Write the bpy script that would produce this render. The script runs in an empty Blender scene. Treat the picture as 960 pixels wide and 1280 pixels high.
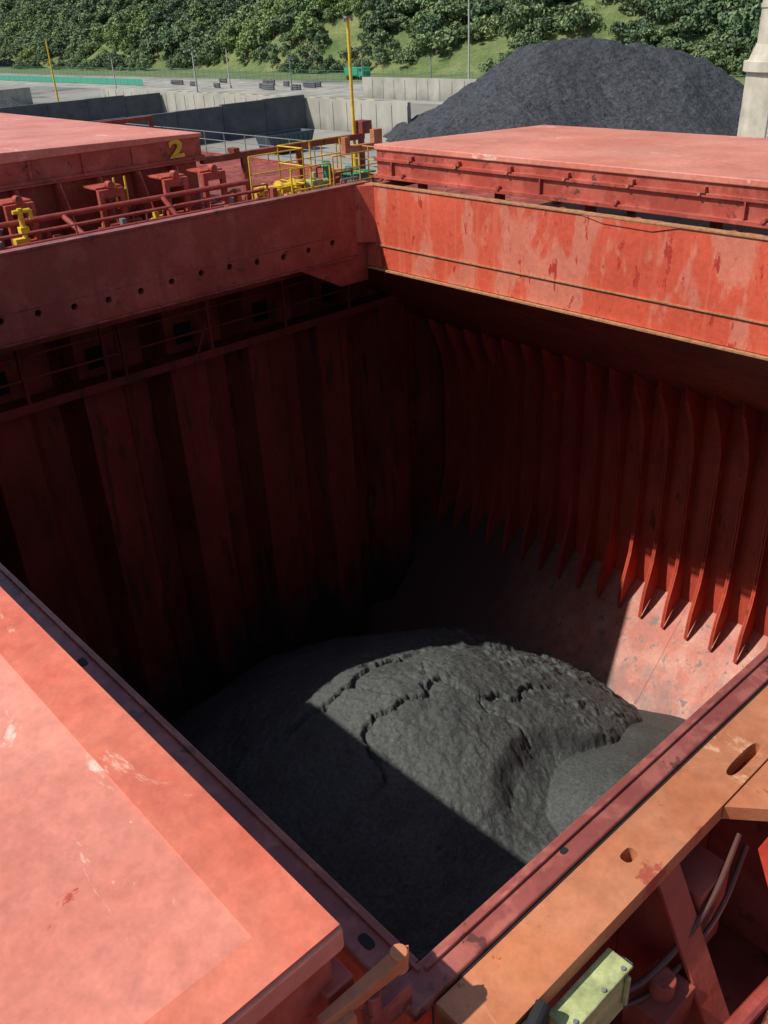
import bpy, math, random
import numpy as np
from mathutils import Vector, Matrix
random.seed(3); rng=np.random.default_rng(5)
scene=bpy.context.scene
S=4.0; OZ=14.0
def T(p): return (p[0]*S,p[1]*S,OZ+p[2]*S)

# ---------------------------------------------------------------- materials
def new_mat(name):
    m=bpy.data.materials.new(name); m.use_nodes=True
    nt=m.node_tree; b=nt.nodes['Principled BSDF']
    return m,nt,b
def N(nt,t,**kw):
    n=nt.nodes.new(t)
    for k,v in kw.items():
        if k in n.inputs.keys(): n.inputs[k].default_value=v
        else: setattr(n,k,v)
    return n
def L(nt,a,b): nt.links.new(a,b)
def coords(nt,scale=(1,1,1)):
    tc=N(nt,'ShaderNodeTexCoord'); mp=N(nt,'ShaderNodeMapping'); mp.inputs['Scale'].default_value=scale
    L(nt,tc.outputs['Object'],mp.inputs['Vector']); return mp.outputs['Vector']
def noise(nt,vec,scale,detail=4,rough=.6,dist=0):
    n=N(nt,'ShaderNodeTexNoise'); n.inputs['Scale'].default_value=scale; n.inputs['Detail'].default_value=detail
    n.inputs['Roughness'].default_value=rough; n.inputs['Distortion'].default_value=dist
    L(nt,vec,n.inputs['Vector']); return n.outputs['Fac']
def ramp(nt,fac,a,b,c0=(0,0,0,1),c1=(1,1,1,1)):
    r=N(nt,'ShaderNodeValToRGB'); r.color_ramp.elements[0].position=a; r.color_ramp.elements[1].position=b
    r.color_ramp.elements[0].color=c0; r.color_ramp.elements[1].color=c1
    L(nt,fac,r.inputs['Fac']); return r.outputs['Color']
def mix(nt,fac,a,b,mode='MIX'):
    m=N(nt,'ShaderNodeMix'); m.data_type='RGBA'; m.blend_type=mode
    for s,v in ((m.inputs[0],fac),(m.inputs[6],a),(m.inputs[7],b)):
        if isinstance(v,(int,float)): s.default_value=v
        elif isinstance(v,tuple): s.default_value=(v+(1,))[:4]
        else: L(nt,v,s)
    return m.outputs[2]
def bump(nt,b,h,strength=.3,dist=.02):
    n=N(nt,'ShaderNodeBump'); n.inputs['Strength'].default_value=strength; n.inputs['Distance'].default_value=dist
    L(nt,h,n.inputs['Height']); L(nt,n.outputs['Normal'],b.inputs['Normal'])
def paint(name,base,alt,chip=(.12,.03,.02),scale=.8,lo=.48,hi=.56,streak=1.0,chip_lo=.66,rough=.5,bs=.25,light=None,dust=None,dirt=.35,light_lo=.64,scuff=None,runs=None):
    m,nt,b=new_mat(name)
    v=coords(nt,(1,1,streak)); v1=coords(nt)
    col=mix(nt,ramp(nt,noise(nt,v,scale,5,.62,.3),lo,hi),base,alt)
    big=ramp(nt,noise(nt,v1,.35,3,.6),.3,.7,(1-dirt,)*3+(1,),(1.08,)*3+(1,))
    col=mix(nt,1.0,col,big,'MULTIPLY')
    fine=ramp(nt,noise(nt,v1,9,3,.7),.3,.75,(.80,)*3+(1,),(1.1,)*3+(1,))
    col=mix(nt,1.0,col,fine,'MULTIPLY')
    if light:
        lf=ramp(nt,noise(nt,coords(nt,(1,.45,1)),1.7,7,.72,.8),light_lo,light_lo+.05)
        col=mix(nt,lf,col,light)
    if runs:    # vertical rust / dirt runs
        rf=ramp(nt,noise(nt,coords(nt,(3,3,.12)),1.6,5,.65),.52,.72)
        col=mix(nt,rf,col,runs)
    if scuff:
        sf=ramp(nt,noise(nt,coords(nt,(5.5,.9,1)),1.3,6,.7,1.2),.665,.70)
        col=mix(nt,sf,col,scuff)
    cf=ramp(nt,noise(nt,v,3.1,6,.68,.2),chip_lo,chip_lo+.03)
    col=mix(nt,cf,col,chip)
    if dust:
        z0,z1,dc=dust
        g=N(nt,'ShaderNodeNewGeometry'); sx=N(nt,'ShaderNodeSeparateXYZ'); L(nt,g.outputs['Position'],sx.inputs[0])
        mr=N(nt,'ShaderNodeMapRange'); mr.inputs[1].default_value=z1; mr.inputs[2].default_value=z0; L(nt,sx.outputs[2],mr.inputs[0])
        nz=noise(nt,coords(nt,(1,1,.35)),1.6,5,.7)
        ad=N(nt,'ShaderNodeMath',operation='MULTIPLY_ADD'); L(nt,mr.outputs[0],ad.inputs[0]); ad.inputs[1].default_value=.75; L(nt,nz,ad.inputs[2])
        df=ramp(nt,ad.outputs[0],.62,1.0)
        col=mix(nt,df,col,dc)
    L(nt,col,b.inputs['Base Color']); b.inputs['Roughness'].default_value=rough
    if bs: bump(nt,b,noise(nt,v1,5,3,.65),bs,.03)
    return m
def plain(name,c,rough=.6,var=.25,scale=6,metal=0):
    m,nt,b=new_mat(name); v=coords(nt)
    f=ramp(nt,noise(nt,v,scale,4,.65),.3,.7,(1-var,)*3+(1,),(1+var*.4,)*3+(1,))
    L(nt,mix(nt,1.0,c,f,'MULTIPLY'),b.inputs['Base Color']); b.inputs['Roughness'].default_value=rough; b.inputs['Metallic'].default_value=metal
    return m

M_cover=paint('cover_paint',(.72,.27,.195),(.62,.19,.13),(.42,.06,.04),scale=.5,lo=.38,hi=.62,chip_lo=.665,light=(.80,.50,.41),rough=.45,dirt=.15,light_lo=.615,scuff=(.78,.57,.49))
M_margin=paint('margin_paint',(.58,.125,.07),(.64,.18,.11),(.36,.05,.035),scale=.9,lo=.42,hi=.6,chip_lo=.64,light=(.74,.40,.30),rough=.45,dirt=.15,light_lo=.66)
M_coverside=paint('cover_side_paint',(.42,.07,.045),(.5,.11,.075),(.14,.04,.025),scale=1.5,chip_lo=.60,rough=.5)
M_coam=paint('coaming_paint',(.66,.105,.055),(.66,.20,.13),(.40,.04,.028),scale=.8,lo=.505,hi=.545,streak=.4,chip_lo=.60,rough=.45,dirt=.2,runs=(.62,.15,.085))
M_coamend=paint('coaming_end_paint',(.42,.075,.046),(.48,.105,.068),(.2,.045,.03),scale=1.2,chip_lo=.62,rough=.5,runs=(.30,.06,.04))
M_orange=paint('weathered_orange_plate',(.54,.18,.075),(.60,.24,.12),(.34,.07,.04),scale=1.6,lo=.4,hi=.65,chip_lo=.62,rough=.5,light=(.62,.34,.20),light_lo=.60)
M_maroon=paint('maroon_bar',(.30,.075,.06),(.40,.12,.09),(.12,.04,.03),scale=4,chip_lo=.60,rough=.35)
M_deck=paint('deck_paint',(.28,.05,.033),(.36,.078,.05),(.08,.028,.022),scale=1.4,chip_lo=.56,rough=.6,bs=0)
M_rust=plain('rusty_edge',(.42,.20,.09),.7,.5,10)
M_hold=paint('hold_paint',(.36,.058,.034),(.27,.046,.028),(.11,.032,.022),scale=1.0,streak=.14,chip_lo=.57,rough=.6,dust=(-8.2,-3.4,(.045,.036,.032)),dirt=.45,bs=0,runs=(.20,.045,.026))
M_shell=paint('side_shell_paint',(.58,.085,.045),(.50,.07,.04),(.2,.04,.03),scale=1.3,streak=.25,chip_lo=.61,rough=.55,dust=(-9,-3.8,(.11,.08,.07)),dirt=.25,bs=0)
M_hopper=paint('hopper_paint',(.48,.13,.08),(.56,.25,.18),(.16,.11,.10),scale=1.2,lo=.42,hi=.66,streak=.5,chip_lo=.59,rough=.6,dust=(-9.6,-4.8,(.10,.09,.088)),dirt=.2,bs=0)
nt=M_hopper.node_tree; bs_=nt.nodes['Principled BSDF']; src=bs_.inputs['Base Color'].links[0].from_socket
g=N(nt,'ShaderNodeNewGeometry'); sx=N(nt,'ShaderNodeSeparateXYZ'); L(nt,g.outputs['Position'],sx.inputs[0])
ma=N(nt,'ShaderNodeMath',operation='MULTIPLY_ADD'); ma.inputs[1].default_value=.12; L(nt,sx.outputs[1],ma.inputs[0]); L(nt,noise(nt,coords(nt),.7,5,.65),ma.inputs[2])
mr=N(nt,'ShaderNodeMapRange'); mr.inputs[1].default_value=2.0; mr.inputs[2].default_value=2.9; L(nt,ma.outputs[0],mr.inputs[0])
L(nt,mix(nt,mr.outputs[0],src,(.11,.05,.04)),bs_.inputs['Base Color'])  # far-corner shade painted in: hopper colour darkens with y
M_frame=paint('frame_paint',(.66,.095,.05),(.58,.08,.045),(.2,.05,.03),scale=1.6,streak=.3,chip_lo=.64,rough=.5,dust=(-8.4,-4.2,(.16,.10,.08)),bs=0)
M_black=plain('black_gap',(.012,.011,.011),.8)
M_yellow=plain('yellow_paint',(.72,.50,.03),.5,.3,5)
M_green=plain('green_paint',(.03,.30,.17),.5,.3,5)
M_palegreen=plain('pale_green_paint',(.42,.46,.20),.55,.55,9)
M_steel=plain('grey_steel',(.25,.26,.27),.45,.3,8,.3)
M_pipe=plain('red_pipe',(.34,.06,.045),.45,.4,6)
M_redlit=plain('sunlit_red_paint',(.58,.065,.038),.5,.35,7)  # brighter red puts the bracket's sunlit look into its colour

# ---------------------------------------------------------------- mesh builder
class MB:
    def __init__(s,ship=True): s.v=[];s.f=[];s.ship=ship
    def add(s,vs,fs):
        o=len(s.v); s.v+= [T(p) if s.ship else tuple(p) for p in vs]; s.f+=[tuple(i+o for i in f) for f in fs]
    def box(s,x0,x1,y0,y1,z0,z1):
        s.add([(x0,y0,z0),(x1,y0,z0),(x1,y1,z0),(x0,y1,z0),(x0,y0,z1),(x1,y0,z1),(x1,y1,z1),(x0,y1,z1)],
              [(0,3,2,1),(4,5,6,7),(0,1,5,4),(1,2,6,5),(2,3,7,6),(3,0,4,7)])
    def prism(s,poly,ext):
        n=len(poly); e=Vector(ext)
        a=[tuple(p) for p in poly]; b=[tuple(Vector(p)+e) for p in poly]
        s.add(a+b,[tuple(range(n))[::-1],tuple(range(n,2*n))]+[(i,(i+1)%n,(i+1)%n+n,i+n) for i in range(n)])
    def sheet(s,pts,ext):
        n=len(pts); e=Vector(ext)
        s.add([tuple(p) for p in pts]+[tuple(Vector(p)+e) for p in pts],[(i,i+1,i+1+n,i+n) for i in range(n-1)])
    def cyl(s,p0,p1,r,n=12,r1=None):
        p0=Vector(p0);p1=Vector(p1);d=(p1-p0).normalized(); r1=r if r1 is None else r1
        a=d.orthogonal().normalized(); b=d.cross(a)
        vs=[]
        for p,rr in((p0,r),(p1,r1)):
            for i in range(n):
                t=2*math.pi*i/n; vs.append(tuple(p+(a*math.cos(t)+b*math.sin(t))*rr))
        s.add(vs,[tuple(range(n))[::-1],tuple(range(n,2*n))]+[(i,(i+1)%n,(i+1)%n+n,i+n) for i in range(n)])
    def tube(s,pts,r,n=8):
        for a,b in zip(pts[:-1],pts[1:]): s.cyl(a,b,r,n)
    def done(s,name,mat,parent=None,bevel=0,smooth=False,cut=None):
        me=bpy.data.meshes.new(name); me.from_pydata(s.v,[],s.f); me.update()
        o=bpy.data.objects.new(name,me); scene.collection.objects.link(o)
        me.materials.append(mat)
        if parent: o.parent=parent
        import bmesh
        if cut:
            bm=bmesh.new(); bm.from_mesh(me); bmesh.ops.recalc_face_normals(bm,faces=bm.faces); bm.to_mesh(me); bm.free()
            cm=bpy.data.meshes.new('c'); cm.from_pydata(cut.v,[],cut.f); bm=bmesh.new(); bm.from_mesh(cm); bmesh.ops.recalc_face_normals(bm,faces=bm.faces); bm.to_mesh(cm); bm.free()
            c=bpy.data.objects.new('c',cm); scene.collection.objects.link(c)
            md=o.modifiers.new('cut','BOOLEAN'); md.operation='DIFFERENCE'; md.object=c; md.solver='EXACT'
            bpy.context.view_layer.update()
            dg=bpy.context.evaluated_depsgraph_get(); nm=bpy.data.meshes.new_from_object(o.evaluated_get(dg))
            o.modifiers.clear(); o.data=nm; bpy.data.objects.remove(c)
        if bevel:
            b=o.modifiers.new('b','BEVEL'); b.width=bevel; b.segments=2; b.limit_method='ANGLE'
        if smooth:
            for p in me.polygons: p.use_smooth=True
        return o
def empty(name):
    o=bpy.data.objects.new(name,None); scene.collection.objects.link(o); return o

X0,X1,Y0,Y1=.4514,4.124,.497,4.777
XC=(X0+X1)/2
ZF=-4.50   # shell / hopper knuckle
def mx(x): return 2*XC-x

# ---------------------------------------------------------------- cargo hold
hold=empty('cargo_hold')
def corr(y,x0,x1,sgn):
    pts=[];x=5.27+.7*3
    while x>x0-1:
        pts+= [(x+.15,y,0),(x-.15,y,0),(x-.26,y+sgn*.2,0),(x-.44,y+sgn*.2,0)]
        x-=.7
    return [p for p in pts if x0-.3<=p[0]<=x1+.3]
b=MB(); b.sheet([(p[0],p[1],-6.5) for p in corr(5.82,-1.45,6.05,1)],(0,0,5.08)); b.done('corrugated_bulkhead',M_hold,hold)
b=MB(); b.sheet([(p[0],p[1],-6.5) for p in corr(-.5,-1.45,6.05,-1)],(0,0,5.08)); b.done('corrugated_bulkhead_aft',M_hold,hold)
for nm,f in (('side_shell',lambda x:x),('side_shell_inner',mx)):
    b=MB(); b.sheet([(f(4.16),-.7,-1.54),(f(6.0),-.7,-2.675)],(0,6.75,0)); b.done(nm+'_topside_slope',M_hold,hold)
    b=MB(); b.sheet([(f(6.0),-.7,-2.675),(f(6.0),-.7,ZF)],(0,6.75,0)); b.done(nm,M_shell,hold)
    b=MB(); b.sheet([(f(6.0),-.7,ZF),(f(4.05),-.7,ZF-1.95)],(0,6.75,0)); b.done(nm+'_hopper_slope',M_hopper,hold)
b=MB()
for y in np.arange(-.1,5.9,1.55): b.sheet([(5.992,y,ZF),(4.55,y,ZF-1.442)],(0,.0025,0))
b.done('hopper_weld_seams',M_hopper,hold)
b=MB(); b.box(.2,4.4,-.7,6.05,-6.5,-6.42); b.done('tank_top',M_hold,hold)
b=MB(); fl=MB()
for f in (lambda x:x,mx):
    y=5.317+.444
    while y>-.4:
        prof=[(6.0,-2.675),(5.66,-2.478),(5.70,-2.60),(5.80,-2.80),(5.87,-3.02),(5.885,-3.3),(5.885,-4.02),(5.868,-4.18),(5.83,-4.32),(5.795,-4.44),(5.775,-4.56),(5.765,-4.70),(6.0,ZF)]
        b.prism([(f(x),y,z) for x,z in prof],(0,.006,0))
        inner=prof[2:12]
        fl.sheet([(f(x),y-.012,z) for x,z in inner],(0,.030,0))
        y-=.222
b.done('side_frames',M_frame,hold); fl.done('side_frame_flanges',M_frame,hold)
b=MB(); 
b.box(.0,5.2,5.6,5.8,-2.15,-2.13); b.box(.0,5.2,5.59,5.60,-2.17,-2.11)
for x in (.7,1.3,1.87,2.44,2.57,3.27,3.95,4.6):
    b.cyl((x,5.6,-2.13),(x,5.6,-1.45),.014,8)
for z in (-1.95,-1.80): b.cyl((0,5.6,z),(5.2,5.6,z),.008,8)
b.tube([(3.15,5.62,-2.13),(3.3,5.62,-1.8),(3.28,5.62,-1.5)],.012,8)
b.done('bulkhead_walkway',M_hold,hold)
b=MB()
for k in range(7):
    x=5.27-.7*k; b.box(x-.07,x+.07,5.812,5.8175,-2.08,-1.93)
b.done('bulkhead_pads',M_black,hold)

# ---------------------------------------------------------------- deck + hull
ship=empty('ship_hull')
b=MB()
b.box(-1.62,6.15,Y1+.045,30,-1.45,-1.40); b.box(-1.62,6.15,-9,Y0-.065,-1.45,-1.40)
b.box(-1.62,X0-.045,Y0-.065,Y1+.045,-1.45,-1.40); b.box(X1+.045,6.15,Y0-.065,Y1+.045,-1.45,-1.40)
b.done('main_deck',M_deck,ship)
b=MB(); b.box(6.15,6.2,-9,30,-5,-1.38); b.box(-1.67,-1.62,-9,30,-5,-1.38); b.done('hull_side',M_coamend,ship)
b=MB()
for y in np.arange(5.0,5.8,.2): b.box(-1.4,6,y,y+.01,-1.56,-1.452)
b.done('under_deck_beams',M_hold,ship)

# ---------------------------------------------------------------- coaming
coam=empty('hatch_coaming')
b=MB()
b.box(X1,X1+.04,Y0-.02,Y1+.02,-1.54,-1.0)
b.done('side_coaming_plate',M_coam,coam,.012)
b=MB(); b.box(X0-.04,X0,Y0-.02,Y1+.02,-1.54,-1.012); b.done('side_coaming_plate_inner',M_coam,coam,.012)
cut=MB(); x=.94
while x<3.95:
    cut.cyl((x,Y1-.02,-1.335+.012*math.sin(x*5)),(x,Y1+.06,-1.335+.012*math.sin(x*5)),.019,14); x+=.2055
b=MB(); b.box(X0,X1-.001,Y1,Y1+.04,-1.45,-1.0); b.done('end_coaming_plate',M_coamend,coam,0,cut=cut)
b=MB(); b.box(X0,X1,Y1+.13,Y1+.14,-1.399,-1.24); b.box(X0,X1,Y1+.041,Y1+.14,-1.24,-1.23); b.done('drain_hole_light_stop',M_deck,coam)  # added unseen backing, keeps sunlight from showing through the drain holes
b=MB()
b.prism([(X0,Y1+.003,-1.451),(X0+.75,Y1+.003,-1.451),(X0+.3,Y1+.003,-1.62),(X0,Y1+.003,-1.62)],(0,.03,0))
b.prism([(X1-.002,Y1+.003,-1.451),(X1-.002,Y1+.003,-1.64),(X1-.25,Y1+.003,-1.64),(X1-.62,Y1+.003,-1.451)],(0,.03,0))
b.done('end_girder_brackets',M_coamend,coam,.01)
b=MB(); b.box(X0,X1,Y0-.06,Y0-.02,-1.54,-1.02); b.done('end_coaming_plate_near',M_coamend,coam,.01)
b=MB(); b.prism([(X1-.10,Y1+.002,-1.37),(X1+.002,Y1+.002,-1.37),(X1+.002,Y1-.10,-1.37)],(0,0,.372))
b.done('corner_gusset',M_coam,coam,.01)
b=MB()
b.box(X1-.010,X1-.001,Y0,Y1-.1,-1.387,-1.380); b.box(X1-.03,X1-.0015,Y0,Y1-.02,-1.551,-1.541)
b.box(X1-.008,X1+.05,Y0,Y1,-.999,-.993)
b.done('coaming_edge_strips',M_rust,coam)
b=MB()
b.box(X0,X1-.1,Y1-.014,Y1-.001,-1.462,-1.4515)
b.box(X0-.03,X1+.04,Y1-.012,Y1+.055,-.999,-.985)
b.done('end_coaming_lips',M_maroon,coam,.006)
b=MB(); b.sheet([(X0+.1,Y1-.0008,-1.30),(X1-.25,Y1-.0008,-1.30)],(0,-.001,.005)); b.done('weld_seam',M_maroon,coam)
b=MB(); 
b.prism([(X1-.006,3.0,-1.0),(X1-.006,2.85,-1.03),(X1-.006,2.55,-1.035),(X1-.006,2.4,-1.0)],(.004,0,0))
b.done('coaming_patch_plate',M_coam,coam)
b=MB()
b.box(X0-.05,5.9,Y0-.043,Y0,-1.012,-.992)
b.box(X0-.052,X0,Y0+.0005,Y1,-1.012,-.992)
b.done('compression_bar',M_maroon,coam,.01)
b=MB(); b.box(X0-.005,5.0,Y0-.016,Y0-.011,-.9915,-.986); b.box(X0-.014,X0-.009,Y0-.010,Y1,-.9915,-.986); b.done('compression_bar_ridge',M_maroon,coam,.004)
b=MB(); b.box(X0+.02,5.9,Y0-.0465,Y0-.0435,-1.014,-.999); b.done('drain_channel',M_black,coam)
def oblong(b,cx,cy,lx,ly,z,h):
    pts=[]
    for i in range(24):
        t=2*math.pi*i/24
        pts.append((cx+math.copysign(abs(math.cos(t))**.6,math.cos(t))*lx,cy+math.copysign(abs(math.sin(t))**.8,math.sin(t))*ly,z))
    b.prism(pts,(0,0,h))
cut=MB(); oblong(cut,.762,.414,.013,.009,-1.05,.08); oblong(cut,1.03,.395,.045,.0085,-1.05,.08); oblong(cut,1.5,.41,.02,.011,-1.05,.08)
b=MB(); b.box(X0-.02,6.0,.371,Y0-.047,-1.03,-1.0); b.done('rest_plate',M_orange,coam,0,cut=cut)
cut=MB(); oblong(cut,1.12,.335,.04,.010,-1.05,.08)
b=MB()
b.prism([(.93,.370,-1.028),(.99,.300,-1.028),(1.25,.300,-1.028),(1.33,.370,-1.028)],(0,0,.024)); b.done('rest_plate_wing',M_orange,coam,0,cut=cut)
b=MB()
b.prism([(1.9,.370,-1.028),(1.96,.300,-1.028),(2.25,.300,-1.028),(2.3,.370,-1.028)],(0,0,.024)); b.done('rest_plate_wing_far',M_orange,coam)
b=MB()
oblong(b,.70,.475,.006,.004,-.9935,.003)
for y in (.56,1.33,2.1): oblong(b,X0-.03,y,.007,.012,-.9935,.003)
b.done('plate_slots',M_black,coam)
b=MB()
for x in (.5,.80,1.06,1.36,1.7,2.05,2.4):
    b.prism([(x,Y0-.061,-1.031),(x,.385,-1.031),(x,.24,-1.33),(x,.24,-1.399),(x,Y0-.061,-1.399)],(.012,0,0))
    b.prism([(x-.02,.385,-1.032),(x-.02,.24,-1.33),(x-.02,.232,-1.33),(x-.02,.377,-1.032)],(.05,0,0))
b.done('coaming_stays',M_coamend,coam,.006)
b=MB()
b.prism([(.98,.31,-1.03),(.98,.22,-1.10),(.98,.20,-1.22),(.98,.27,-1.24),(.98,.33,-1.1)],(.02,0,0))
b.prism([(1.01,.30,-1.03),(1.16,.30,-1.03),(1.16,.25,-1.14),(1.01,.25,-1.14)],(0,-.01,0))
b.done('wheel_bracket',M_redlit,coam,.005)
b=MB()
b.box(.70,.78,.30,.36,-1.24,-1.18); b.cyl((.74,.33,-1.18),(.74,.33,-1.15),.018,16); b.box(.84,.92,.34,.42,-1.24,-1.09); b.prism([(1.1,.20,-1.399),(1.1,.32,-1.399),(1.1,.30,-1.2),(1.1,.24,-1.2)],(.1,0,0))
b.box(1.2,1.5,.22,.26,-1.28,-1.22); b.cyl((.86,.22,-1.30),(1.5,.30,-1.16),.014,12)
b.done('coaming_outfit',M_deck,coam,.006)

# ---------------------------------------------------------------- near deck fittings
pipes=empty('deck_pipe_run')
b=MB()
for y,z,r in((.20,-1.33,.018),(.145,-1.34,.013),(.10,-1.35,.010),(.055,-1.35,.010)):
    b.cyl((-.5,y,z),(5.5,y,z),r,12)
for x in np.arange(.3,5,.45): b.box(x,x+.02,.03,.24,-1.399,-1.352)
b.done('pipes',M_pipe,pipes)
hose=empty('hydraulic_hose')
def smooth_pts(pts,n=6):
    P=[Vector(p) for p in pts]; P=[P[0]*2-P[1]]+P+[P[-1]*2-P[-2]]; out=[]
    for i in range(1,len(P)-2):
        for k in range(n):
            t=k/n; a,b_,c,d=P[i-1],P[i],P[i+1],P[i+2]
            out.append(tuple(.5*((2*b_)+(c-a)*t+(2*a-5*b_+4*c-d)*t*t+(3*b_-a-3*c+d)*t**3)))
    out.append(tuple(P[-2])); return out
b=MB(); pp=smooth_pts([(.66,.36,-1.14),(.72,.345,-1.15),(.80,.335,-1.13),(.87,.335,-1.10),(.95,.35,-1.06)])
b.tube(pp,.005,10); b.tube([(p[0]+.012,p[1]-.010,p[2]-.025) for p in pp],.004,10)
b.done('hose_lines',plain('dark_hose',(.10,.03,.022),.5),hose)
b=MB(); b.tube(smooth_pts([(.5,.27,-1.25),(.9,.23,-1.20),(1.3,.19,-1.24)]),.012,10); b.done('pipe_line',M_pipe,hose)
jb=empty('junction_box'); b=MB()
b.prism([(.535,.333,-1.12),(.65,.333,-1.12),(.65,.366,-1.12),(.535,.366,-1.12)],(0,0,.08)); b.box(.532,.653,.330,.3665,-1.04,-1.034)
for x in (.545,.64): b.box(x,x+.006,.326,.3325,-1.10,-1.045)
b.done('body',M_palegreen,jb,.008)
b=MB(); b.tube([(.654,.34,-1.06),(.668,.34,-1.06),(.668,.355,-1.06),(.654,.355,-1.06)],.003,8)
for x in (.545,.60,.64): b.cyl((x,.336,-1.034),(x,.336,-1.031),.003,8)
b.done('latch',M_steel,jb)
ln=empty('deck_floodlight'); b=MB(); b.box(.465,.515,.352,.368,-1.03,-1.005); b.cyl((.47,.35,-1.01),(.52,.365,-1.005),.010,12); b.done('housing',M_black,ln,.006)

# ---------------------------------------------------------------- hatch covers
def cover(name,xin,xout,y0,y1,zt,zo,zb):
    e=empty(name)
    b=MB()
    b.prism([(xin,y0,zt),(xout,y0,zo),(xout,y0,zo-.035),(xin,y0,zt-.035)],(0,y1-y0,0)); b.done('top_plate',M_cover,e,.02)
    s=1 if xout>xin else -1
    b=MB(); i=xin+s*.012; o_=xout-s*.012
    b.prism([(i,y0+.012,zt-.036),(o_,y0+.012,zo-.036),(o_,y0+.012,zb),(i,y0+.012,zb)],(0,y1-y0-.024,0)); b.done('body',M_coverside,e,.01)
    b=MB()
    xa,xb=sorted((xin-s*.006,xin+s*.03))
    b.box(xa,xb,y0,y1,zt-.105,zt-.085); b.box(xa-.004,xb,y0,y1,zb-.004,zb+.02)
    b.box(min(xin,xout),max(xin,xout),y0-.006,y0+.03,zb-.004,zb+.02)
    b.done('side_rails',M_coverside,e,.008)
    b=MB(); y=y0+.15; k=0
    while y<y1-.1:
        b.box(xa-.008,xb,y,y+.03,zt-.084,zt-.055)
        if k%3==0: b.box(xa-.004,xb,y+.2,y+.21,zb+.021,zt-.106)
        if k%2: b.cyl((xa-.012,y+.1,zb+.03),(xb,y+.1,zb+.03),.014,10)
        y+=.42;k+=1
    b.done('cleats',M_coverside,e,.006)
    b=MB(); y=y0+.17
    while y<y1-.1:
        b.box(xa-.010,xa-.001,y+.005,y+.02,zt-.098,zt-.088); y+=.42
    b.done('cleat_rust',M_rust,e)
    return e
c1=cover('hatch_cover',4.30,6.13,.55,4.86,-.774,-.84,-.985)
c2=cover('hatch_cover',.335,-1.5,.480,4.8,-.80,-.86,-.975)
b=MB(); b.prism([(.332,.483,-.7995),(-1.4,.483,-.8562),(-1.4,.535,-.8562),(.262,.535,-.8020),(.262,4.75,-.8020),(.332,4.75,-.7995)],(0,0,.0028)); 
b.done('margin_plate',M_margin,c2)
arm=empty('cover_lifting_arm')
b=MB(); b.prism([(.285,.462,-.905),(.285,.4735,-.905),(.395,.4735,-.905),(.408,.466,-.905),(.395,.456,-.905)],(0,0,.018)); b.cyl((.392,.465,-.91),(.392,.465,-.882),.010,14)
b.box(.285,.32,.452,.4615,-.93,-.90); b.done('arm',M_orange,arm,.004)
b=MB(); b.box(.34,.40,.455,.472,-.975,-.935); b.cyl((.35,.462,-.94),(.35,.462,-.906),.009,12); b.box(.36,.42,.40,.42,-1.04,-1.0); b.cyl((.35,.43,-1.02),(.41,.43,-1.02),.018,14); b.box(.30,.43,.36,.45,-1.06,-1.045); b.done('pivot',M_maroon,arm,.004)
# hatch 2 cover, closed
e=empty('hatch_cover'); b=MB(); zt,zb=-.79,-.98
b.prism([(.33,6.85,zt-.03),(.33,6.85,zt),(XC,6.85,zt+.05),(4.19,6.85,zt),(4.19,6.85,zt-.03)],(0,4.35,0)); b.done('top_plate',M_cover,e,.02)
b=MB(); b.box(.345,4.175,6.865,11.18,zb,zt-.0305); b.done('body',M_coverside,e,.01)
b=MB(); b.box(.34,4.18,6.845,6.864,zb-.003,zb+.02); b.box(4.176,4.195,6.85,11.2,zb-.003,zb+.02)
for x in np.arange(.6,3.7,.42): b.box(x,x+.02,6.85,6.864,zb+.021,zt-.031)
b.done('skirt_ribs',M_coverside,e,.005)
cu=bpy.data.curves.new('hatch_number','FONT'); cu.body='2'; cu.size=.72; cu.extrude=.004; cu.offset=.025
to=bpy.data.objects.new('hatch_number',cu); scene.collection.objects.link(to); to.data.materials.append(M_yellow); to.parent=e; to.scale=(1.5,1,1)
p=T((3.87,6.86,-.945)); to.location=(p[0],p[1]-.05,p[2]); to.rotation_euler=(math.pi/2,0,0)
e=empty('hatch_coaming'); b=MB(); b.box(.42,4.16,6.95,6.99,-1.399,-1.0); b.box(4.12,4.16,6.99,11.1,-1.399,-1.0); b.box(.3,4.2,6.84,7.0,-1.0,-.985); b.done('coaming_plate',M_coamend,e,.01)
b=MB()
for x in np.arange(1.9,4.2,.33):
    b.prism([(x,6.949,-1.001),(x,6.80,-1.001),(x,6.62,-1.36),(x,6.62,-1.399),(x,6.949,-1.399)],(.012,0,0))
for x in (1.9,2.35,3.05,3.60,3.95):
    for (a,c,z0,z1) in ((x,x+.04,-1.38,-1.05),(x+.17,x+.21,-1.38,-1.05),(x+.0401,x+.1699,-1.11,-1.05),(x+.0401,x+.1699,-1.38,-1.30)):
        b.box(a,c,6.52,6.56,z0,z1)
    b.box(x,x+.21,6.561,6.80,-1.05,-1.035)
    b.cyl((x+.1,6.5,-1.02),(x+.1,6.56,-1.02),.028,14)
b.done('stays',M_coverside,e,.008)
b=MB()
b.cyl((1.5,6.42,-1.15),(4.3,6.42,-1.15),.02); b.cyl((1.5,6.36,-1.22),(4.4,6.36,-1.22),.013); b.cyl((1.5,6.2,-1.26),(4.3,6.2,-1.26),.012)
b.cyl((2.7,6.4,-1.16),(2.8,6.1,-1.38),.02); b.cyl((3.5,6.4,-1.15),(3.56,6.2,-1.38),.02)
b.done('pipes',M_pipe,e)
b=MB(); b.box(4.2,6.0,6.9,6.96,-1.04,-.99); b.box(4.2,6.0,10.9,10.96,-1.04,-.99)
for x in (4.6,5.2,5.95): b.box(x,x+.05,6.91,6.95,-1.399,-1.041); b.box(x,x+.05,10.91,10.95,-1.399,-1.041)
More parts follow.
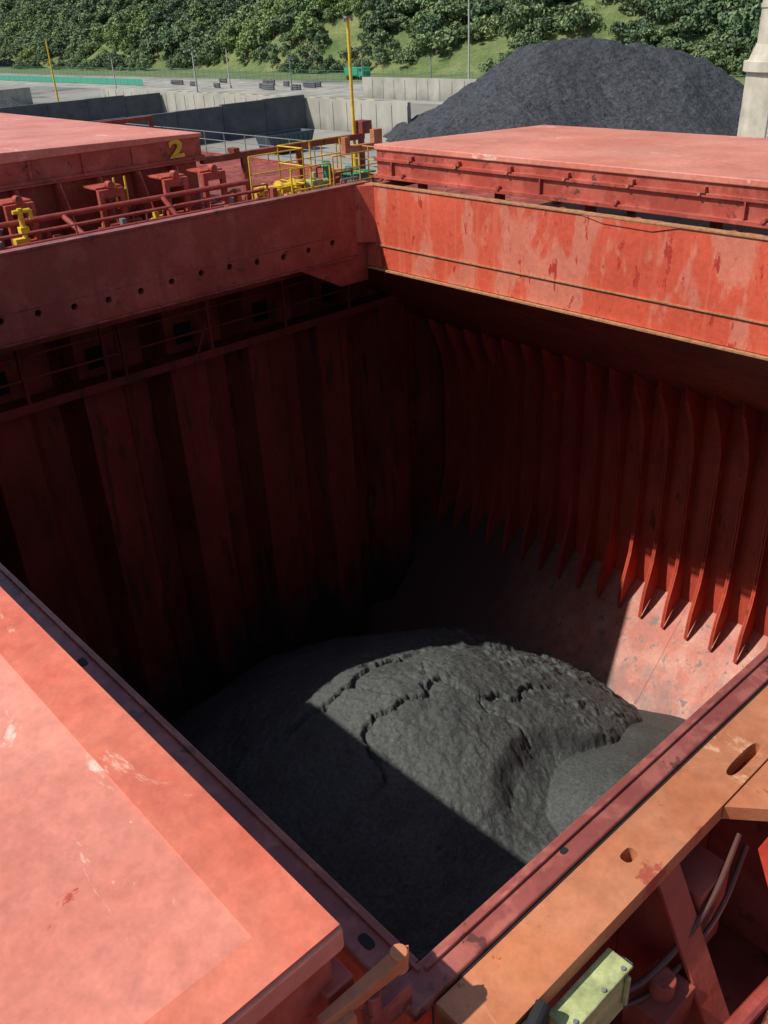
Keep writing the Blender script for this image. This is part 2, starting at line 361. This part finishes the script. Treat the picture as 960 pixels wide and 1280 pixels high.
b.box(5.93,6.05,6.85,7.0,-.99,-.88); b.box(4.5,4.56,6.88,6.98,-.989,-.95)
b.done('cover_runway',M_deck,e,.01)
b=MB(); b.box(5.5,5.95,6.6,6.66,-1.1,-1.04); b.box(5.85,5.95,6.6,6.66,-1.04,-.93); b.box(5.5,5.56,6.6,6.66,-1.04,-.96); b.done('orange_stopper',M_orange,e,.01)
e=empty('cover_runway_rail'); b=MB()
for y in (.7,4.70): b.box(4.17,6.1,y,y+.06,-1.05,-1.0)
for y in (.8,1.6,2.4,3.2,3.9,4.6):
    for x in (4.5,6.0): b.box(x,x+.05,y,y+.05,-1.399,-.99)
b.cyl((4.42,.6,-1.22),(4.42,4.8,-1.22),.02); b.cyl((4.55,.6,-1.3),(4.55,4.8,-1.3),.03)
b.done('rails',M_deck,e,.01)
b=MB()
for y in (1.2,2.05,2.6,3.1,3.7,4.3): b.box(4.22,4.30,y,y+.09,-1.10,-1.02); b.cyl((4.24,y+.15,-1.05),(4.30,y+.15,-1.05),.035,14)
b.done('rollers',M_coverside,e,.01)
b=MB()
for y in (2.25,2.32): b.box(4.6,4.63,y,y+.03,-1.39,-1.0)
b.done('posts',plain('white_paint',(.7,.68,.62)),e)

# ---------------------------------------------------------------- railings etc on cross deck
def railing(name,pts,mat,h=.25,r=.008,n=2,step=.35):
    e=empty(name); b=MB()
    for a,c in zip(pts[:-1],pts[1:]):
        a=Vector(a);c=Vector(c); k=max(1,int((c-a).length/step))
        for i in range(k+1):
            p=a.lerp(c,i/k); b.cyl(p,p+Vector((0,0,h)),r,8)
        for j in range(n): 
            z=Vector((0,0,h*(j+1)/n)); b.cyl(a+z,c+z,r*.8,8)
    b.done('bars',mat,e); return e
M_railor=plain('orange_rail',(.6,.30,.06),.5)
railing('guard_railing',[(4.35,6.45,-1.39),(4.9,6.45,-1.39),(4.9,6.8,-1.39),(5.6,6.8,-1.39)],M_yellow,.42,.007,3,.3)
railing('guard_railing',[(4.5,6.1,-1.39),(4.9,6.1,-1.39)],M_yellow,.33,.007,2,.2)
railing('guard_railing',[(5.1,6.3,-1.39),(5.7,6.3,-1.39),(5.7,7.2,-1.39)],M_railor,.34,.006,3,.22)
railing('guard_railing',[(1.0,6.0,-1.39),(4.2,6.0,-1.39)],M_maroon,.24,.007,2,.5)
railing('guard_railing',[(6.1,4.9,-1.39),(6.1,12,-1.39)],M_steel,.26,.006,3,.4)
railing('guard_railing',[(6.12,.2,-1.39),(6.12,4.88,-1.39)],M_steel,.26,.006,3,.4)
e=empty('hydraulic_valve_stand'); b=MB(); b.cyl((2.36,6.3,-1.399),(2.36,6.3,-1.04),.018); b.box(2.33,2.39,6.27,6.33,-1.2,-1.16); b.cyl((2.31,6.3,-1.06),(2.43,6.3,-1.06),.014); b.cyl((2.43,6.3,-1.06),(2.43,6.3,-1.12),.014); b.box(2.28,2.36,6.27,6.33,-1.27,-1.23); b.done('stand',M_yellow,e,.005)
e=empty('sounding_pipe_stand'); b=MB(); 
for x in (3.2,3.29): b.cyl((x,6.55,-1.2),(x,6.55,-.98),.008)
b.cyl((3.19,6.55,-1.07),(3.30,6.55,-1.07),.008); b.done('stand',M_yellow,e)
e=empty('mooring_winch'); b=MB()
b.cyl((4.6,6.62,-1.29),(4.9,6.62,-1.29),.04,20)
for x in (4.58,4.73,4.88): b.cyl((x,6.62,-1.29),(x+.02,6.62,-1.29),.07,20)
b.box(4.52,5.0,6.54,6.7,-1.39,-1.36); b.box(4.5,4.56,6.57,6.67,-1.36,-1.24); b.cyl((4.92,6.62,-1.27),(5.02,6.62,-1.27),.03,16); b.tube([(4.53,6.5,-1.3),(4.7,6.46,-1.25),(4.95,6.48,-1.32)],.010)
b.done('drum',M_yellow,e,.006)
b=MB(); b.box(5.06,5.18,6.55,6.68,-1.39,-1.26); b.cyl((5.0,6.62,-1.30),(5.28,6.62,-1.30),.03,16); b.cyl((5.12,6.6,-1.26),(5.12,6.6,-1.2),.02); b.done('motor',M_palegreen,e,.01)
e=empty('ventilator_box'); b=MB(); b.box(5.62,5.86,6.65,6.9,-1.399,-1.30); b.box(5.60,5.88,6.63,6.92,-1.30,-1.285); b.cyl((5.7,6.8,-1.285),(5.7,6.8,-1.24),.04,14); b.done('body',M_green,e,.01)
e=empty('mushroom_ventilator'); b=MB(); b.cyl((5.38,6.75,-1.39),(5.38,6.75,-1.19),.03,16); b.cyl((5.38,6.75,-1.19),(5.38,6.75,-1.15),.055,16,.03); b.done('vent',M_green,e,.006)
e=empty('deck_lamp_post'); b=MB(); b.cyl((5.9,6.94,-1.4),(5.9,6.94,-.03),.015,12); b.cyl((5.9,6.94,-1.4),(5.9,6.94,-1.1),.024,12); b.done('pole',M_yellow,e)
b=MB(); b.box(5.87,5.95,6.92,6.96,-.03,-.015); b.cyl((5.86,6.94,-.035),(5.86,6.94,-.06),.014,10); b.cyl((5.95,6.94,-.035),(5.95,6.94,-.055),.012,10); b.done('lamp_heads',M_steel,e)
e=empty('deck_fittings')
for mi,(mt,cntf) in enumerate(((M_deck,34),(M_pipe,16),(M_steel,7),(M_yellow,5),(M_orange,6))):
    b=MB()
    for i in range(cntf):
        x=random.uniform(1.6,5.8);y=random.uniform(6.15,6.8); w=random.uniform(.015,.05); h=random.uniform(.05,.2)
        q=i%4
        if q==0: b.box(x,x+w,y,y+w*1.5,-1.399,-1.399+h)
        elif q==1: b.cyl((x,y,-1.399),(x,y,-1.399+h),w*.4,12); b.cyl((x,y,-1.399+h),(x,y,-1.399+h+.015),w*.7,12)
        elif q==2: b.tube([(x,y,-1.399),(x,y,-1.399+h),(x+w*5,y,-1.399+h),(x+w*5,y,-1.399)],.009,8)
        else: b.cyl((x,y,-1.36),(x+random.uniform(.1,.5),y+random.uniform(-.2,.2),-1.36+h*.4),.012,8)
    b.done('fittings_%d'%mi,mt,e,.006)

# ---------------------------------------------------------------- coal in the hold
G=[rng.random((256,256)) for _ in range(8)]
def vn(x,y,k=0):
    g=G[k%8]; xi=np.floor(x).astype(int); yi=np.floor(y).astype(int); fx=x-xi; fy=y-yi
    fx=fx*fx*(3-2*fx); fy=fy*fy*(3-2*fy); a=xi&255; c=yi&255; a1=(a+1)&255; c1=(c+1)&255
    return (g[a,c]*(1-fx)+g[a1,c]*fx)*(1-fy)+(g[a,c1]*(1-fx)+g[a1,c1]*fx)*fy-.5
def fbm(x,y,f,o=5,gain=.5,k=0):
    s=0;a=1;ca,sa=math.cos(.6),math.sin(.6)
    for i in range(o):
        s=s+a*vn(x*f+17.3*i,y*f+9.1*i,k+i); a*=gain; f*=2.03; x,y=x*ca-y*sa,x*sa+y*ca
    return s
def sstep(a,b,x):
    t=np.clip((x-a)/(b-a),0,1); return t*t*(3-2*t)
def pdist(x,y,pts):
    d=np.full(x.shape,1e9)
    for (ax,ay),(bx,by) in zip(pts[:-1],pts[1:]):
        vx,vy=bx-ax,by-ay; t=np.clip(((x-ax)*vx+(y-ay)*vy)/(vx*vx+vy*vy),0,1)
        d=np.minimum(d,np.hypot(x-ax-t*vx,y-ay-t*vy))
    return d
def grid_mesh(name,xs,ys,Z,mat,ship=True,parent=None):
    X,Y=np.meshgrid(xs,ys,indexing='ij'); nx,ny=X.shape
    co=np.stack([X,Y,Z],-1).reshape(-1,3).astype(np.float64)
    if ship: co=co*S; co[:,2]+=OZ
    idx=np.arange(nx*ny).reshape(nx,ny)
    q=np.stack([idx[:-1,:-1],idx[1:,:-1],idx[1:,1:],idx[:-1,1:]],-1).reshape(-1,4)
    me=bpy.data.meshes.new(name); me.vertices.add(len(co)); me.vertices.foreach_set('co',co.ravel())
    me.loops.add(q.size); me.loops.foreach_set('vertex_index',q.ravel().astype(np.int32))
    me.polygons.add(len(q)); me.polygons.foreach_set('loop_start',(np.arange(len(q))*4).astype(np.int32)); me.polygons.foreach_set('loop_total',np.full(len(q),4,np.int32))
    me.update(calc_edges=True); me.validate(); me.polygons.foreach_set('use_smooth',np.ones(len(q),bool))
    me.materials.append(mat); o=bpy.data.objects.new(name,me); scene.collection.objects.link(o)
    if parent: o.parent=parent
    return o
def coal_mat(name,c0,c1,sc,bs=.5,bd=.05,rough=.7,f1=.35,f2=.65):
    m,nt,b=new_mat(name); v=coords(nt)
    col=mix(nt,ramp(nt,noise(nt,v,sc,5,.8),f1,f2),c0,c1)
    col=mix(nt,1.0,col,ramp(nt,noise(nt,v,sc*.06,4,.6),.3,.7,(.72,.72,.72,1),(1.15,1.15,1.15,1)),'MULTIPLY')
    L(nt,col,b.inputs['Base Color']); b.inputs['Roughness'].default_value=rough
    bump(nt,b,noise(nt,v,sc*1.2,4,.8),bs,bd); return m
M_coal=coal_mat('coal_fines',(.043,.047,.045),(.112,.118,.112),12,.75,.06,.7)
xs=np.arange(-1.35,5.98,.010); ys=np.arange(-.45,5.98,.010); X,Y=np.meshgrid(xs,ys,indexing='ij')
wx=X+fbm(X,Y,1.5,2,.4,1)*.12; wy=Y+fbm(X,Y,1.5,2,.4,3)*.12
d=np.hypot(wx-2.9,wy-3.3); base=-(3.03+.8*np.sqrt(d*d+.81)+.36*np.maximum(d-1.95,0))
arc=2.60-.30*((wx-3.5)/.8)**2
base-=.09*sstep(arc+.05,arc-.10,wy)*sstep(5.0,4.3,wx)*sstep(2.7,3.2,wx)
sh=-(4.02+.62*np.sqrt(((wx-2.75)/1.3)**2+(wy-2.0)**2+.05))
def smax(a,b,k): 
    hh=np.clip(.5+.5*(a-b)/k,0,1); return b*(1-hh)+a*hh+k*hh*(1-hh)
base=smax(base,sh,.12)
d2=np.hypot((wx-3.50)/1.1,(wy-2.02)); lobe=-(3.77+.74*np.sqrt(d2*d2+.26))
h=np.maximum(base,lobe); on_lobe=(lobe>base)
rough=np.where(on_lobe,.3,1.0)
h=h+rough*(fbm(X,Y,1.6,3,.5,2)*.045+fbm(X,Y,6,4,.6,4)*.014)+ fbm(X,Y,24,4,.65,5)*.012*rough
lump=np.clip(fbm(X,Y,8,5,.62,6)+.02,0,1)*sstep(3.4,4.2,X)*.06; h+=lump*np.where(on_lobe,.1,1)
cx=X+fbm(X,Y,4,6,.62,5)*.12; cy=Y+fbm(X,Y,4,6,.62,6)*.12
for pts,dep,w,dr in (([(2.2,3.75),(2.51,3.61),(2.74,3.56),(2.95,3.66),(3.25,3.68)],.06,.012,.03),
                  ([(2.4,2.95),(2.61,3.23),(2.93,3.24),(3.15,3.2),(3.39,3.04),(3.73,2.94),(3.9,3.05)],.075,.012,.022),
                  ([(2.93,3.24),(2.80,3.42),(2.74,3.56)],.05,.010,.0),([(3.15,3.2),(3.2,3.4),(3.3,3.5)],.03,.010,.0),
                  ([(3.39,3.04),(3.34,2.82),(3.42,2.6)],.03,.012,.0)):
    dd=pdist(cx,cy,pts); h-=dep*np.exp(-(dd/w)**2)
    sp=sorted(pts); side=np.interp(cx,[p[0] for p in sp],[p[1] for p in sp])
    h-= dr*sstep(.40,0,dd)*sstep(.01,-.01,cy-side)
grid_mesh('coal_cargo',xs,ys,h,M_coal)

# ---------------------------------------------------------------- ground, sea, quay
def sheet(name,x0,x1,y0,y1,z,mat,ship=False):
    b=MB(False); b.add([(x0,y0,z),(x1,y0,z),(x1,y1,z),(x0,y1,z)],[(0,1,2,3)]); return b.done(name,mat)
m,nt,bs=new_mat('quay_ground'); v=coords(nt)
c=mix(nt,ramp(nt,noise(nt,v,.06,5,.6),.4,.62),(.20,.19,.165),(.30,.29,.25)); c=mix(nt,ramp(nt,noise(nt,v,.03,5,.7),.5,.6),c,(.10,.10,.10))
L(nt,c,bs.inputs['Base Color']); bs.inputs['Roughness'].default_value=.9; M_ground=m
sheet('ground',26.5,1800,-1500,1800,0,M_ground)
M_road=plain('road_surface',(.32,.31,.27),.9,.5,.2); sheet('road',118,146,-300,600,.004,M_road)
m,nt,bs=new_mat('grass'); v=coords(nt); c=mix(nt,ramp(nt,noise(nt,v,.12,5,.65),.35,.65),(.07,.12,.03),(.18,.20,.07)); c=mix(nt,1.0,c,ramp(nt,noise(nt,v,1.2,4,.7),.3,.7,(.6,.6,.6,1),(1.2,1.2,1.2,1)),'MULTIPLY'); L(nt,c,bs.inputs['Base Color']); bs.inputs['Roughness'].default_value=.95; M_grass=m
sheet('grass_verge',152,180,-300,600,.008,M_grass)
m,nt,bs=new_mat('sea_water'); bs.inputs['Base Color'].default_value=(.03,.06,.06,1); bs.inputs['Roughness'].default_value=.1; bump(nt,bs,noise(nt,coords(nt),.8,5),.3,.1)
b=MB(False)
for x0,x1,y0,y1 in ((-1500,-6.7,-1500,1800),(24.82,26.5,-1500,1800),(-6.7,24.82,120.1,1800),(-6.7,24.82,-1500,-36.1)):
    b.add([(x0,y0,-2.5),(x1,y0,-2.5),(x1,y1,-2.5),(x0,y1,-2.5)],[(0,1,2,3)])
b.done('sea',m)
b=MB(False); b.box(26.4,26.5,-1500,1800,-6,.15); b.done('quay_wall',plain('quay_concrete',(.35,.34,.3),.9,.3,.8))

m,nt,bs=new_mat('yard_concrete'); v=coords(nt)
c=mix(nt,ramp(nt,noise(nt,coords(nt,(1,1,.4)),.35,5,.65),.35,.65),(.42,.40,.34),(.30,.29,.25))
g=N(nt,'ShaderNodeNewGeometry'); sx=N(nt,'ShaderNodeSeparateXYZ'); L(nt,g.outputs['Position'],sx.inputs[0])
mr=N(nt,'ShaderNodeMath',operation='MULTIPLY_ADD'); mr.inputs[1].default_value=-.22; L(nt,sx.outputs[2],mr.inputs[0]); L(nt,noise(nt,v,.4,5),mr.inputs[2])
c=mix(nt,ramp(nt,mr.outputs[0],.1,.7),c,(.17,.17,.16)); L(nt,c,bs.inputs['Base Color']); bs.inputs['Roughness'].default_value=.9; M_conc=m
M_dirtyconc=plain('coal_stained_concrete',(.10,.105,.115),.9,.35,.5)
def pwall(name,p0,p1,h,t,mat,panel=3.0,rnd=0):
    e=empty(name); b=MB(False); p0=Vector(p0+(0,)); p1=Vector(p1+(0,)); d=(p1-p0); n=max(1,round(d.length/panel)); d.normalize(); q=Vector((-d.y,d.x,0))*t*.5; st=(p1-p0)/n
    for i in range(n):
        a=p0+st*i+d*.015; c=p0+st*(i+1)-d*.015; hh=h+random.uniform(-rnd,rnd)
        b.prism([a-q,c-q,c+q,a+q],(0,0,hh))
        b.prism([a+d*.02-q*1.25,a+d*.2-q*1.25,a+d*.2-q*1.02,a+d*.02-q*1.02],(0,0,hh*.9)); b.prism([a+d*.02+q*1.25,a+d*.2+q*1.25,a+d*.2+q*1.02,a+d*.02+q*1.02],(0,0,hh*.9))
    b.done('panels',mat,e,0); return e
pwall('concrete_yard_wall',(85,89),(85,172),4.0,.5,M_conc)
pwall('concrete_yard_wall',(50,110),(84.5,110),4.3,.6,M_dirtyconc,6.8,.25)
pwall('concrete_yard_wall',(44,150),(84.5,150),4.0,.6,M_dirtyconc,6.8,.25)
pwall('concrete_yard_wall',(122,108),(122,140),3.6,.5,M_conc)
pwall('concrete_yard_wall',(60,205),(85,205),3.6,.5,M_conc)
e=empty('striped_barrier'); by=MB(False); bb=MB(False)
for i,y in enumerate(np.arange(122,190,2.0)):
    (by if i%2 else bb).box(109.4,110.6,y,y+1.97,0.01,1.1)
by.done('yellow_blocks',M_yellow,e); bb.done('black_blocks',M_black,e)
e=empty('skip_container'); b=MB(False)
b.prism([(65,91,.3),(70.5,91,.3),(71.2,91,2.2),(64.3,91,2.2)],(0,.08,0)); b.prism([(65,93.5,.3),(70.5,93.5,.3),(71.2,93.5,2.2),(64.3,93.5,2.2)],(0,.08,0))
b.prism([(65,91.09,.3),(65.1,91.09,.3),(64.4,91.09,2.2),(64.3,91.09,2.2)],(0,2.4,0)); b.prism([(70.5,91.09,.3),(70.4,91.09,.3),(71.1,91.09,2.2),(71.2,91.09,2.2)],(0,2.4,0)); b.box(65.1,70.4,91.09,93.49,.25,.35)
for x in np.arange(65.3,70.8,.7): b.box(x,x+.1,90.9,90.99,.3,2.15)
b.done('body',plain('blue_grey_steel',(.07,.09,.11)),e)
M_stock=coal_mat('stockpile_coal',(.010,.012,.016),(.095,.10,.115),2.2,1.0,.4,.6,.38,.66)
def heap(name,cx,cy,ax,ay,hgt,ang,seed,step=.35,flat=.3):
    xs=np.arange(-ax*1.25,ax*1.25,step); ys=np.arange(-ay*1.25,ay*1.25,step); X,Y=np.meshgrid(xs,ys,indexing='ij')
    wx=X+fbm(X,Y,.07,3,.5,seed)*6; wy=Y+fbm(X,Y,.07,3,.5,seed+2)*6
    r=np.sqrt((np.maximum(np.abs(wx)-ax*flat,0)/(ax*(1-flat)))**2+(wy/ay)**2)
    Z=hgt*(1.06-np.sqrt(r*r+.015)*1.0)+fbm(X,Y,.12,4,.55,seed+1)*1.3*np.clip(1.2-r,0,1)+fbm(X,Y,1.1,3,.7,seed+3)*.42
    Z=np.where(r>1.12,-.5,Z); Z=np.maximum(Z,-.5)
    o=grid_mesh(name,xs,ys,Z,M_stock,False); o.location=(cx,cy,0); o.rotation_euler=(0,0,ang); return o
va=math.atan2(-.66,.75)
heap('coal_stockpile',98,73,24,19,10.1,va+.03,2,.3,.22)
heap('coal_stockpile',60,165,12,9,4.2,0,4,.5)
heap('coal_stockpile',72,235,16,12,6,.3,5,.6)
heap('coal_stockpile',66,126,10,7,2.6,.3,1,.5)
e=empty('concrete_silo_tower'); M_cream=plain('cream_concrete',(.50,.45,.36),.85,.3,.6)
b=MB(False); cx,cy=76.6,36.8
b.cyl((cx,cy,0),(cx,cy,8.6),3.1,32,3.0); b.cyl((cx,cy,8.6),(cx,cy,9.3),3.3,32); b.cyl((cx,cy,9.3),(cx,cy,10.5),3.0,32,2.55); b.cyl((cx,cy,10.5),(cx,cy,34),2.5,32)
for z in (13,19,25): b.cyl((cx,cy,z),(cx,cy,z+.3),2.58,32)
b.done('shaft',M_cream,e)
b=MB(False)
for dx in (-.35,.35): b.cyl((cx-3.3,cy-1+dx,0),(cx-2.9,cy-1+dx,30),.06,6)
for z in np.arange(.5,30,.4): b.cyl((cx-3.3+.013*z,cy-1.35,z),(cx-3.3+.013*z,cy-.65,z),.03,5)
b.done('ladder',M_steel,e)
def post(name,x,y,h,mat,r=.12,arm=1.2):
    e=empty(name); b=MB(False); b.cyl((x,y,0),(x,y,h),r,10,r*.6); b.cyl((x,y,0),(x,y,.6),r*2,10)
    b.cyl((x-arm,y,h),(x+arm,y,h),r*.4,8); b.done('pole',mat,e)
    b=MB(False); b.box(x-arm-.4,x-arm+.2,y-.15,y+.15,h-.1,h+.1); b.box(x+arm-.2,x+arm+.4,y-.15,y+.15,h-.1,h+.1); b.done('lamp_heads',M_steel,e)
M_pale=plain('pale_pole',(.45,.45,.4))
post('lamp_post',77,174,13,M_yellow,.2,.1); post('lamp_post',100,163,9.5,M_pale,.2,.1); post('lamp_post',130,197,8.5,M_pale,.2,.1)
post('lamp_post',130,120.5,17,M_pale,.2,.6); post('lamp_post',130,173,6.8,M_steel,.16,.1); post('lamp_post',135,155,7.2,M_steel,.16,.1); post('lamp_post',140,140,6,M_steel,.16,.1)
post('lamp_post',110,215,8,M_pale,.18,.1); post('lamp_post',84,250,11,M_yellow,.22,.1)
e=empty('mesh_fence'); b=MB(False)
for y in np.arange(60,420,3): b.cyl((150,y,0),(150,y,2.6),.05,5)
for z in (.3,1.4,2.5): b.cyl((150,60,z),(150,420,z),.03,5)
for y in np.arange(60,420,.6): b.cyl((150,y,.1),(150,y,2.5),.015,3)
b.done('posts_and_wire',plain('green_fence',(.05,.25,.16)),e)
e=empty('windbreak_fence'); b=MB(False)
for y in np.arange(235,420,4): b.box(128,128.06,y+.05,y+3.95,.1,1.6)
b.done('green_screens',plain('green_screen',(.05,.30,.20)),e)
e=empty('tipper_truck'); b=MB(False); tx,ty=156,181
b.prism([(tx,ty,1.0),(tx,ty+4.6,1.0),(tx,ty+5.0,2.7),(tx,ty-.1,2.7)],(2.3,0,0)); b.done('tipper_body',M_green,e,.05)
b=MB(False); b.prism([(tx,ty-2.2,.7),(tx,ty-.3,.7),(tx,ty-.3,2.8),(tx,ty-1.6,2.8),(tx,ty-2.2,1.9)],(2.3,0,0)); b.done('cab',M_green,e,.05)
b=MB(False)
for y in (-1.4,2.4,3.7):
    for x in (.0,2.0): b.cyl((tx+x,ty+y,.5),(tx+x+.3,ty+y,.5),.5,16)
b.box(tx+.6,tx+1.7,ty-2,ty+4.5,.6,.95); b.box(tx-.02,tx-.001,ty-1.5,ty-.6,1.9,2.5); b.done('wheels',M_black,e)
e=empty('yard_shed'); b=MB(False); b.box(60,66,190,206,0,3); b.prism([(60,189.8,3),(63,189.8,4.2),(66,189.8,3)],(0,16.4,0)); b.done('walls_and_roof',M_conc,e)
e=empty('stacked_pipes'); b=MB(False)
for i in range(16):
    y=random.uniform(120,230); x=random.uniform(128,142); l=random.uniform(2,7); 
    for k in range(3): b.cyl((x,y,.25+k*.35),(x+random.uniform(-.2,.2),y+l,.25+k*.35),.2,8)
b.done('stacks',M_dirtyconc,e)

# ---------------------------------------------------------------- hill + forest
hx=np.arange(176,520,4.0); hy=np.arange(-160,760,4.0); HX,HY=np.meshgrid(hx,hy,indexing='ij')
def hillz(x,y):
    x=np.asarray(x,float);y=np.asarray(y,float)
    u=x-178+fbm(x,y,.02,2,.5,1)*18
    return np.where(u>0,.56*u+fbm(x,y,.03,4,.5,3)*9*np.clip(u/25,0,1),0)*1.0-.05
grid_mesh('hill',hx,hy,hillz(HX,HY),M_grass,False)
def leafmat(name,a,bc):
    m,nt,b=new_mat(name); oi=N(nt,'ShaderNodeObjectInfo')
    c=mix(nt,oi.outputs['Random'],a,bc); c=mix(nt,1.0,c,ramp(nt,noise(nt,coords(nt),.9,2),.35,.65,(.6,.6,.6,1),(1.35,1.35,1.2,1)),'MULTIPLY')
    c=mix(nt,ramp(nt,noise(nt,oi.outputs['Location'],.035,3,.6),.5,.62),c,(.19,.27,.08))   # lighter stands of trees
    c=mix(nt,1.0,c,ramp(nt,noise(nt,oi.outputs['Location'],.06,2,.5),.35,.6,(.62,.68,.7,1),(1.1,1.1,1.05,1)),'MULTIPLY')
    L(nt,c,b.inputs['Base Color']); b.inputs['Roughness'].default_value=.65; return m
M_leaf=leafmat('foliage',(.070,.125,.060),(.165,.23,.10)); M_bark=plain('bark',(.12,.09,.06))
def tree_mesh(i):
    r=np.random.default_rng(100+i)
    R=r.uniform(2.4,3.9); H=r.uniform(4.5,8)
    b=MB(False); b.cyl((0,0,-1),(0,0,H*.6),.28,7,.14)
    for k in range(5):
        t=r.uniform(0,6.28); b.cyl((0,0,H*.35+k*.3),(math.cos(t)*R*.6,math.sin(t)*R*.6,H*.6+r.uniform(0,1)),.11,5,.04)
    nb=len(b.f); vs=list(b.v); fs=list(b.f)
    for k in range(15):
        t=r.uniform(0,6.28); rr=R*math.sqrt(r.uniform(0,1))*.85; zc=H*.55+ (1-(rr/R)**2)*H*.33*r.uniform(.3,1.1)-r.uniform(0,2.6)*(rr/R)
        c=np.array([math.cos(t)*rr,math.sin(t)*rr,zc]); cr=r.uniform(.8,1.5)
        for j in range(60):
            n=r.normal(size=3); n/=np.linalg.norm(n); 
            if n[2]<-.5: n[2]*=-1
            p=c+n*cr*r.uniform(.75,1.08)*np.array([1,1,.8])
            nn=n+r.normal(size=3)*.5; nn/=np.linalg.norm(nn); u=np.cross(nn,r.normal(size=3)); u/=np.linalg.norm(u); w=np.cross(nn,u); s=r.uniform(.22,.42)
            o=len(vs); vs+=[tuple(p-u*s),tuple(p-w*s*.6),tuple(p+u*s),tuple(p+w*s*.6)]; fs.append((o,o+1,o+2,o+3))
    me=bpy.data.meshes.new('tree_variant'); me.from_pydata(vs,[],fs); me.materials.append(M_leaf); me.materials.append(M_bark)
    for k,p in enumerate(me.polygons): p.material_index=1 if k<nb else 0
    return me
variants=[tree_mesh(i) for i in range(8)]
forest=empty('hillside_forest')
cnt=0
for gx in np.arange(171,256,3.4):
    for gy in np.arange(60,640,3.8):
        x=gx+random.uniform(-1.9,1.9); y=gy+random.uniform(-2.1,2.1)
        ratio=x/y
        if not(.33<ratio<2.1): continue
        f1=float(fbm(np.array([x]),np.array([y]),.06,2,.5,6)[0])
        if f1>.31: continue
        if x<181 and f1>-.05: continue
        if x<187 and f1>.12: continue
        if abs(y-(132+ (x-185)*.9))<4 and x<225: continue
        o=bpy.data.objects.new('tree',variants[random.randrange(8)]); scene.collection.objects.link(o); o.parent=forest
        s=random.uniform(.5,1.5)*(.65 if x<183 else 1); o.scale=(s,s,s*random.uniform(.8,1.15)); o.rotation_euler=(0,0,random.uniform(0,6.28))
        o.location=(x,y,float(hillz(x,y))-1.1*s); cnt+=1
print('trees',cnt)

# ---------------------------------------------------------------- light, sky, camera
w=bpy.data.worlds.new('World'); scene.world=w; w.use_nodes=True; nt=w.node_tree
sk=nt.nodes.new('ShaderNodeTexSky'); sk.sky_type='NISHITA'; sk.sun_disc=False
sd=Vector((-.712,.352,1)).normalized()
sk.sun_elevation=math.asin(sd.z); sk.sun_rotation=math.atan2(sd.x,sd.y)%(2*math.pi)
bg=nt.nodes['Background']; nt.links.new(sk.outputs[0],bg.inputs[0]); bg.inputs[1].default_value=.11
ld=bpy.data.lights.new('sun','SUN'); ld.energy=5.0; ld.angle=math.radians(.53); ld.color=(1,.95,.87)
lo=bpy.data.objects.new('sun',ld); scene.collection.objects.link(lo); lo.rotation_euler=sd.to_track_quat('Z','Y').to_euler(); lo.location=(0,0,60)
scene.view_settings.view_transform='Standard'; scene.view_settings.look='None'; scene.view_settings.exposure=0
cd=bpy.data.cameras.new('camera'); co=bpy.data.objects.new('camera',cd); scene.collection.objects.link(co); scene.camera=co
cd.sensor_fit='VERTICAL'; cd.sensor_height=36; cd.lens=1116/1280*36; cd.clip_end=4000; cd.clip_start=.05
R=Matrix(((.7374,.3589,-.5723),(-.6742,.3336,-.6589),(-.0456,.8717,.4880)))
co.matrix_world=Matrix.Translation((0,0,OZ))@R.to_4x4()
